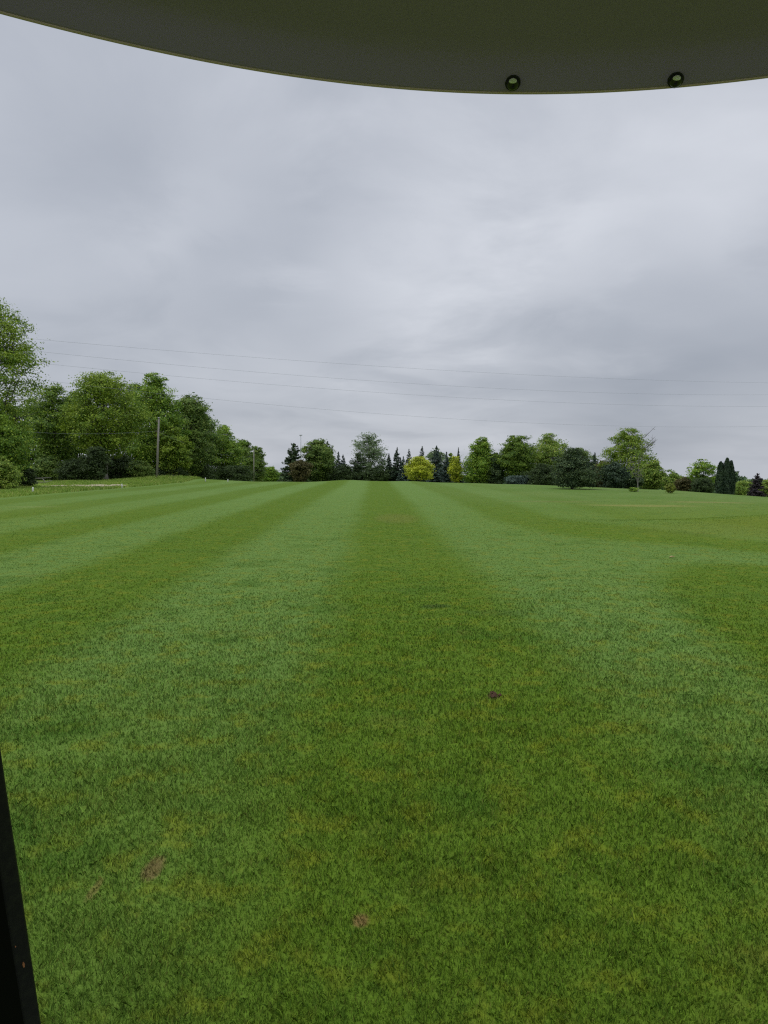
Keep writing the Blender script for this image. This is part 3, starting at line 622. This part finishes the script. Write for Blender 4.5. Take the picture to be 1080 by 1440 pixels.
# four overhead wires: photo columns and rows on an oblique vertical plane, fitted by a parabola and carried on past the frame
WR = [([280, 410, 540, 820, 1080], [496, 506.5, 516.5, 530, 538.5], 'topmost of the four overhead wires across the grey sky', 0.2),
      ([100, 280, 540, 820, 1080], [498, 517, 538, 550, 555.5], 'second overhead wire from the top across the grey sky', -0.2),
      ([50, 270, 540, 820, 1080], [509, 532, 554, 565.5, 572], 'third overhead wire from the top across the grey sky', 0.1),
      ([70, 270, 540, 690, 1080], [535.5, 558.5, 583.5, 591, 599.5], 'lowest overhead wire, passing in front of the left tree tops', 0.0)]
A_, B_ = np.array([-28.5, 70.0]), np.array([53.0, 105.0])
for us, vs, lab, off in WR:
    S, Zs = [], []
    for u, v in zip(us, vs):
        d = ray(u, v); dirn = B_-A_; nrm = np.array([-dirn[1], dirn[0]]); nrm = nrm/np.linalg.norm(nrm); A2 = A_+nrm*off
        t = np.dot(A2, nrm)/np.dot(d[:2], nrm); p = d*t
        S.append(np.dot(p[:2]-A2, dirn)/np.dot(dirn, dirn)); Zs.append(p[2]+EYE)
    c = np.polyfit(S, Zs, 2); s = np.linspace(-0.30, 1.5, 90); z = np.polyval(c, s)
    P_ = np.column_stack([A2[0]+s*dirn[0], A2[1]+s*dirn[1], z])
    mb = MB(); mb.tube(P_, 0.0072, 6); tag(mb.build('overhead_wire', WIRE), lab, 'wire', 'four overhead wires across the sky')

# thin mast behind the central trees
p = at(423, 612, 165); zb = float(gz(p[0], 165)); root = empty('mast', (p[0], 165, zb), 'thin pale mast rising above the dark evergreen', 'mast')
mb = MB(); hh = p[2]-zb; mb.tube([(0, 0, -.3), (0, 0, hh*.6), (0, 0, hh)], [.12, .09, .05], 8); mb.build('shaft', METAL, root)
mb = MB(); mb.tube([(-.30, 0, hh), (.30, 0, hh+.02)], .10, 8); mb.build('lamp_head', METAL, root)

# white marker posts
for (u, vt, vb, r, lab) in ((46.5, 685.2, 694.8, .055, 'largest white marker post in the grass at far left'),
                            (171.5, 680.5, 686.5, .05, 'white marker stake left of the nearer wooden pole'),
                            (289, 671.8, 676.6, .055, 'white marker post on the crest under the olive tree'),
                            (320.5, 674.0, 677.8, .05, 'small white marker post on the crest nearest the far pole')):
    d = min(EYE*F/(vb-655), 80.0); x = at(u, vb, d)[0]; z = float(gz(x, d)); h = at(u, vt, d)[2]-z
    root = empty('marker_post', (x, d, z), lab, 'post', 'white marker posts along the left edge')
    mb = MB(); mb.tube([(0, 0, -.2), (0, 0, h-.05), (0.01, 0, h)], [r, r, r*.6], 10); mb.build('shaft', WHITE, root)
# a fallen bare trunk at the wood's edge
mb = MB(); q0, q1 = at(36, 673.0, 74), at(72, 671.5, 76); mb.tube([q0, (q0+q1)/2-np.array([0, 0, .03]), q1], [.035, .04, .025], 8)
q2, q3 = at(42, 677.5, 73), at(64, 678.3, 73); mb.tube([q2, q3, at(73, 675.5, 75)], [.03, .035, .02], 7)
mb.tube([at(64, 678.3, 73), at(60, 673, 75)], [.03, .02], 6)
tag(mb.build('fallen_branch', BARKL), 'pale fallen branches lying at the edge of the wood by the gravel track', 'branch')

# small litter in the turf
m, b = new_mat('dead_leaf'); DEAD = finish(m, b, (.42, .32, .16), 0.8, 0.2)
d = ray(945, 785); t = -EYE/d[2]; x, y = d[0]*t, d[1]*t; z = float(gz(x, y))+.03
mb = MB(); mb.add([(x-.06, y, z), (x-.01, y-.035, z+.02), (x+.07, y+.005, z+.01), (x+.0, y+.04, z+.025), (x, y, z-.004)], [(0, 1, 4), (1, 2, 4), (2, 3, 4), (3, 0, 4)])
tag(mb.build('dead_leaf', DEAD, smooth=False), 'single tan dead leaf lying on the mown grass at right', 'leaf')
m, b = new_mat('soil'); tc = b.n('ShaderNodeTexCoord'); n = b.noise(tc.outputs['Object'], 40.0, 5.0, 0.7)
SOIL = finish(m, b, b.mix(n, (.035, .020, .014), (.13, .07, .045)), 0.95, 0.1, bump=n, bstr=0.8, bdist=0.01)
rgc = np.random.default_rng(5); d = ray(694, 982); t = -EYE/d[2]; x0, y0 = d[0]*t, d[1]*t; mb = MB()
for _ in range(16):
    cx, cy = x0+rgc.normal()*.017, y0+rgc.normal()*.035; r = .008+.009*rgc.random(); zz = float(gz(cx, cy))+r*.6+.008
    u_ = unit(rgc, 10)*r*(0.7+0.6*rgc.random((10, 1)))
    vs = [(cx+r*math.cos(a)*(.8+.4*rgc.random()), cy+r*math.sin(a)*(.8+.4*rgc.random()), zz) for a in np.arange(6)*math.pi/3]+[(cx, cy, zz+r*.9), (cx, cy, zz-r)]
    mb.add(vs, [(k, (k+1) % 6, 6) for k in range(6)]+[((k+1) % 6, k, 7) for k in range(6)])
tag(mb.build('soil_clod', SOIL, smooth=False), 'dark crumbly clod of soil lying in the turf right of centre', 'soil')

# ------------------------------------------------------------------ the cart the photograph was taken from: canopy and front post
m, b = new_mat('canopy_plastic'); tc = b.n('ShaderNodeTexCoord'); n = b.noise(tc.outputs['Object'], 60.0, 3.0, 0.6); n2 = b.noise(tc.outputs['Object'], 4.0, 3.0)
CAN = finish(m, b, b.mix(n2, (.375, .275, .640), (.400, .292, .680)), 0.6, 0.15, bump=n, bstr=0.12, bdist=0.002)
m, b = new_mat('edge_trim'); TRIM = finish(m, b, (.72, .50, .60), 0.55, 0.4)
m, b = new_mat('black_chrome'); BOLT = finish(m, b, (.012, .012, .012), 0.15, 0.6)
m, b = new_mat('painted_glint'); GLINT = finish(m, b, (.88, .88, .84), 0.35, 0.5)  # pale colour painted in for the sky highlight on the bolts
m, b = new_mat('rubber'); RUB = finish(m, b, (.012, .012, .012), 0.5, 0.4)
m, b = new_mat('black_paint'); tc = b.n('ShaderNodeTexCoord'); n = b.noise(tc.outputs['Object'], 90.0, 4.0, 0.7)
POST = finish(m, b, b.mix(b.smooth(n, .4, .75), (.010, .010, .009), (.020, .022, .014)), 0.42, 0.25)
m, b = new_mat('bare_rust'); RUST = finish(m, b, (.40, .17, .08), 0.8, 0.2)

ZR = 2.06
cart = empty('golf_cart', (0.14, -0.15, 0.0), 'olive canopy and black front post of the cart the view is taken from', 'golf cart')
def edge_loop(inset, n_front=90):
    """outline of the canopy (plan), starting at the back left; local to world"""
    pts = []
    hw = 0.66-inset; yf = lambda x: 0.768-inset-0.67*(x-0.14)**2
    rc = 0.16
    yb = -0.62+inset
    pts.append((0.14-hw, yb)); 
    ys = yf(0.14-hw+rc)-rc*1.0
    for k in range(8): pts.append((0.14-hw, yb+(ys-yb)*(k+1)/8))
    c = (0.14-hw+rc, ys)
    for k in range(1, 9):
        a = math.pi-k/8*math.radians(78); pts.append((c[0]+rc*math.cos(a), c[1]+rc*math.sin(a)))
    x0 = 0.14-hw+rc*0.98; xs = np.linspace(x0+0.02, 0.28-x0-0.02, n_front)
    for x in xs: pts.append((x, yf(x)))
    c = (0.14+hw-rc, ys)
    for k in range(7, -1, -1):
        a = k/8*math.radians(78); pts.append((c[0]+rc*math.cos(a), c[1]+rc*math.sin(a)))
    for k in range(8): pts.append((0.14+hw, ys+(yb-ys)*(k+1)/8))
    return np.array(pts)
prof = [(0.0, 0.0), (0.004, 0.0015), (0.018, 0.0125), (0.026, 0.0195), (0.033, 0.0235), (0.048, 0.0250), (0.10, 0.027), (0.2, 0.031), (0.35, 0.036), (0.5, 0.041), (0.62, 0.043)]
top = [(0.0, 0.004), (0.010, 0.016), (0.030, 0.030), (0.1, 0.045), (0.3, 0.06), (0.5, 0.066), (0.62, 0.067)]
loops = []
L0 = edge_loop(0.0); cen = np.array([0.14, -0.05])
def ring(ins, z):
    e = L0.copy(); dirn = cen-e; ln = np.linalg.norm(dirn, axis=1, keepdims=True)
    # move inwards along the outline's normal near the edge, towards the centre farther in
    tn = np.roll(e, -1, 0)-np.roll(e, 1, 0); nr = np.column_stack([tn[:, 1], -tn[:, 0]]); nr /= np.linalg.norm(nr, axis=1, keepdims=True)
    sgn = np.sign((nr*dirn).sum(1, keepdims=True)); nr = nr*sgn
    q = e+nr*min(ins, 0.04) if ins <= 0.04 else (e+nr*0.04)+(cen-(e+nr*0.04))*((ins-0.04)/0.62)
    return np.column_stack([q, ZR+z+0.34*np.maximum(0, 0.52-q[:, 1])])
off = np.array([0.14, -0.15, 0.0])
rings = [ring(*p) for p in prof[::-1]]+[ring(*p) for p in top]
n_ = len(L0); V = np.concatenate(rings)-off; Fq = []
for r_ in range(len(rings)-1):
    for k in range(n_): Fq.append((r_*n_+k, r_*n_+(k+1) % n_, (r_+1)*n_+(k+1) % n_, (r_+1)*n_+k))
Fq.append(tuple(range(n_))[::-1]); Fq.append(tuple((len(rings)-1)*n_+k for k in range(n_)))
mb = MB(); mb.add(V, Fq); canopy = mb.build('canopy', CAN, cart)
mb = MB(); e = ring(0.0, 0.0015)-off; mb.tube(np.vstack([e, e[:1]]), 0.0022, 8, cap=False); mb.build('edge_trim', TRIM, canopy)
def on_lip(u, v):
    """where the sight line through (u, v) meets the lip surface"""
    d = ray(u, v); best = None
    for z in np.linspace(0.0, 0.03, 61):
        t = (ZR+z-EYE)/d[2]; x, y = d[0]*t, d[1]*t; ins = (0.768-0.67*(x-0.14)**2)-y
        zz = np.interp(ins, [p[0] for p in prof], [p[1] for p in prof])
        if best is None or abs(zz-z) < best[0]: best = (abs(zz-z), np.array([x, y, ZR+z]))
    return best[1]
for (u, v) in ((721, 116.0), (950, 112.0)):
    c = on_lip(u, v)-off; ax_ = Vector((-0.10, -0.62, -0.72)).normalized(); ax_ = np.array(ax_)
    mb = MB(); mb.tube([c-ax_*.003, c+ax_*.0012, c+ax_*.0016], [.0074, .0074, .0068], 20)
    mb.build('washer', RUB, canopy)
    mb = MB(); th = np.linspace(0, math.pi/2, 9)
    mb.tube([c+ax_*(.0012+.0060*math.sin(a)) for a in th], [max(.0003, .0063*math.cos(a)) for a in th], 24)
    bolt = mb.build('bolt', BOLT, canopy)
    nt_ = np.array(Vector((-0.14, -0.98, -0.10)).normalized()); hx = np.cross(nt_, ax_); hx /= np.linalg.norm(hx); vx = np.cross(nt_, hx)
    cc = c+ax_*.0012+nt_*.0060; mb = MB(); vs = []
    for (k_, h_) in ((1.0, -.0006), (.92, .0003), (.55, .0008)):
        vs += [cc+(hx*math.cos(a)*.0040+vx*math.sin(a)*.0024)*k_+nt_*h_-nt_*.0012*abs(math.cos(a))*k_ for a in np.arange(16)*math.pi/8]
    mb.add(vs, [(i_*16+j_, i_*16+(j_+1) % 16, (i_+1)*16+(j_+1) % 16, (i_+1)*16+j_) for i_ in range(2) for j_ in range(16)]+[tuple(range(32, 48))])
    mb.build('glint_tip', GLINT, bolt)  # pale patch added as the dome's painted highlight
# post: a square tube leaning back from the cowl to the canopy
e1, e2 = at(58, 1440, 0.912), at(0.5, 1050, 0.786)
ax = (e2-e1)/np.linalg.norm(e2-e1)
low_, high = e1-ax*0.55, e1+ax*((ZR+0.03-e1[2])/ax[2])
# section: right visible face 18 mm, left face hidden edge
view = (e1-np.array([0, 0, EYE])); view /= np.linalg.norm(view)
sx_ = np.cross(view, ax); sx_ /= np.linalg.norm(sx_); sx_ = sx_*np.sign(sx_[0])       # to the right in view
sd_ = np.cross(ax, sx_); sd_ = sd_*np.sign(sd_[1])                                   # away from the viewer
ca, sa = math.cos(math.radians(28)), math.sin(math.radians(28))
f1 = -(sx_*ca+sd_*sa*-1.0)          # along the right face, going left and towards the viewer
f1 = -sx_*ca - sd_*sa; f2 = -sx_*sa*1.0 + sd_*ca
sec = [np.zeros(3), f1*0.0205, f1*0.0205-sx_*0.052+sd_*0.004, f1*0.0205-sx_*0.052+sd_*0.03, sd_*0.034-sx_*0.004]
def bevel(sec, r=0.002):
    o = []
    for k in range(len(sec)):
        p0, p1, p2 = sec[k-1], sec[k], sec[(k+1) % len(sec)]
        o += [p1+(p0-p1)/np.linalg.norm(p0-p1)*r, p1+((p0-p1)/np.linalg.norm(p0-p1)+(p2-p1)/np.linalg.norm(p2-p1))*r*.3, p1+(p2-p1)/np.linalg.norm(p2-p1)*r]
    return o
sec = bevel(sec); ns = len(sec); mb = MB()
V = [low_+s-off for s in sec]+[high+s-off for s in sec]
mb.add(V, [(k, (k+1) % ns, ns+(k+1) % ns, ns+k) for k in range(ns)]+[tuple(range(ns))[::-1], tuple(range(ns, 2*ns))])
post = mb.build('post', POST, cart, smooth=False)
q = [f1*0.0212-f2*0.0012, f1*0.0212-f2*0.0012-sx_*0.054+sd_*0.004, f1*0.0212-sx_*0.054+sd_*0.031, f1*0.0212-sx_*0.002+sd_*0.02]
mb = MB(); mb.add([low_+p-off for p in q]+[high+p-off for p in q], [(k, (k+1) % 4, 4+(k+1) % 4, 4+k) for k in range(4)]+[(3, 2, 1, 0), (4, 5, 6, 7)])
m, b = new_mat('painted_shade'); SHADE = finish(m, b, (.003, .003, .003), 0.6, 0.1)
mb.build('shade_strip', SHADE, post, smooth=False)  # near-black strip added to paint the unlit left face of the post
def chip(tt, ss, hw, hh):
    c = e1+ax*tt+f1*ss-off-f2*0.0006; q = [c+f1*hw*a+ax*hh*bb for a, bb in ((-.6, -1), (.5, -.9), (1, .1), (.3, 1), (-.5, .7), (-1, -.1))]
    q2 = [p+f2*0.0009 for p in q]; mb = MB(); mb.add(q+q2, [tuple(range(6)), tuple(range(6, 12))[::-1]]+[(k, (k+1) % 6, 6+(k+1) % 6, 6+k) for k in range(6)])
    mb.build('paint_chip', RUST, post, smooth=False)
chip(0.113, .0105, .0014, .0046); chip(0.148, .0165, .0008, .0010)

# unseen cabin parts below and behind, added to cut green bounce under the canopy
def rbox(name, mat, cx, cy, cz, lx, ly, lz, r=0.03):
    bm = bmesh.new(); bmesh.ops.create_cube(bm, size=1.0)
    for v in bm.verts: v.co = Vector((v.co.x*lx+cx-off[0], v.co.y*ly+cy-off[1], v.co.z*lz+cz))
    bmesh.ops.bevel(bm, geom=bm.edges[:], offset=r, segments=3, affect='EDGES')
    me = bpy.data.meshes.new(name); bm.to_mesh(me); bm.free(); return link(name, me, mat, cart)
m, b = new_mat('unseen_seat_vinyl'); UNSEEN_VINYL = finish(m, b, (.10, .095, .085), 0.55, 0.3)
m, b = new_mat('unseen_cowl_plastic'); UNSEEN_BODY = finish(m, b, (.04, .05, .035), 0.4, 0.4)
m, b = new_mat('unseen_floor_rubber'); UNSEEN_FLOOR = finish(m, b, (.06, .06, .06), 0.9, 0.1)
rbox('unseen_seat', UNSEEN_VINYL, 0.30, -0.18, 0.80, 1.05, 0.46, 0.12); rbox('unseen_backrest', UNSEEN_VINYL, 0.30, -0.50, 1.20, 1.05, 0.09, 0.66)  # backrest raised to block the grass reflected in the bolts
rbox('unseen_floor', UNSEEN_FLOOR, 0.22, 0.42, 0.30, 1.16, 0.80, 0.05, 0.01); rbox('unseen_cowl', UNSEEN_BODY, 0.22, 0.98, 0.46, 1.16, 0.34, 0.52, 0.06)
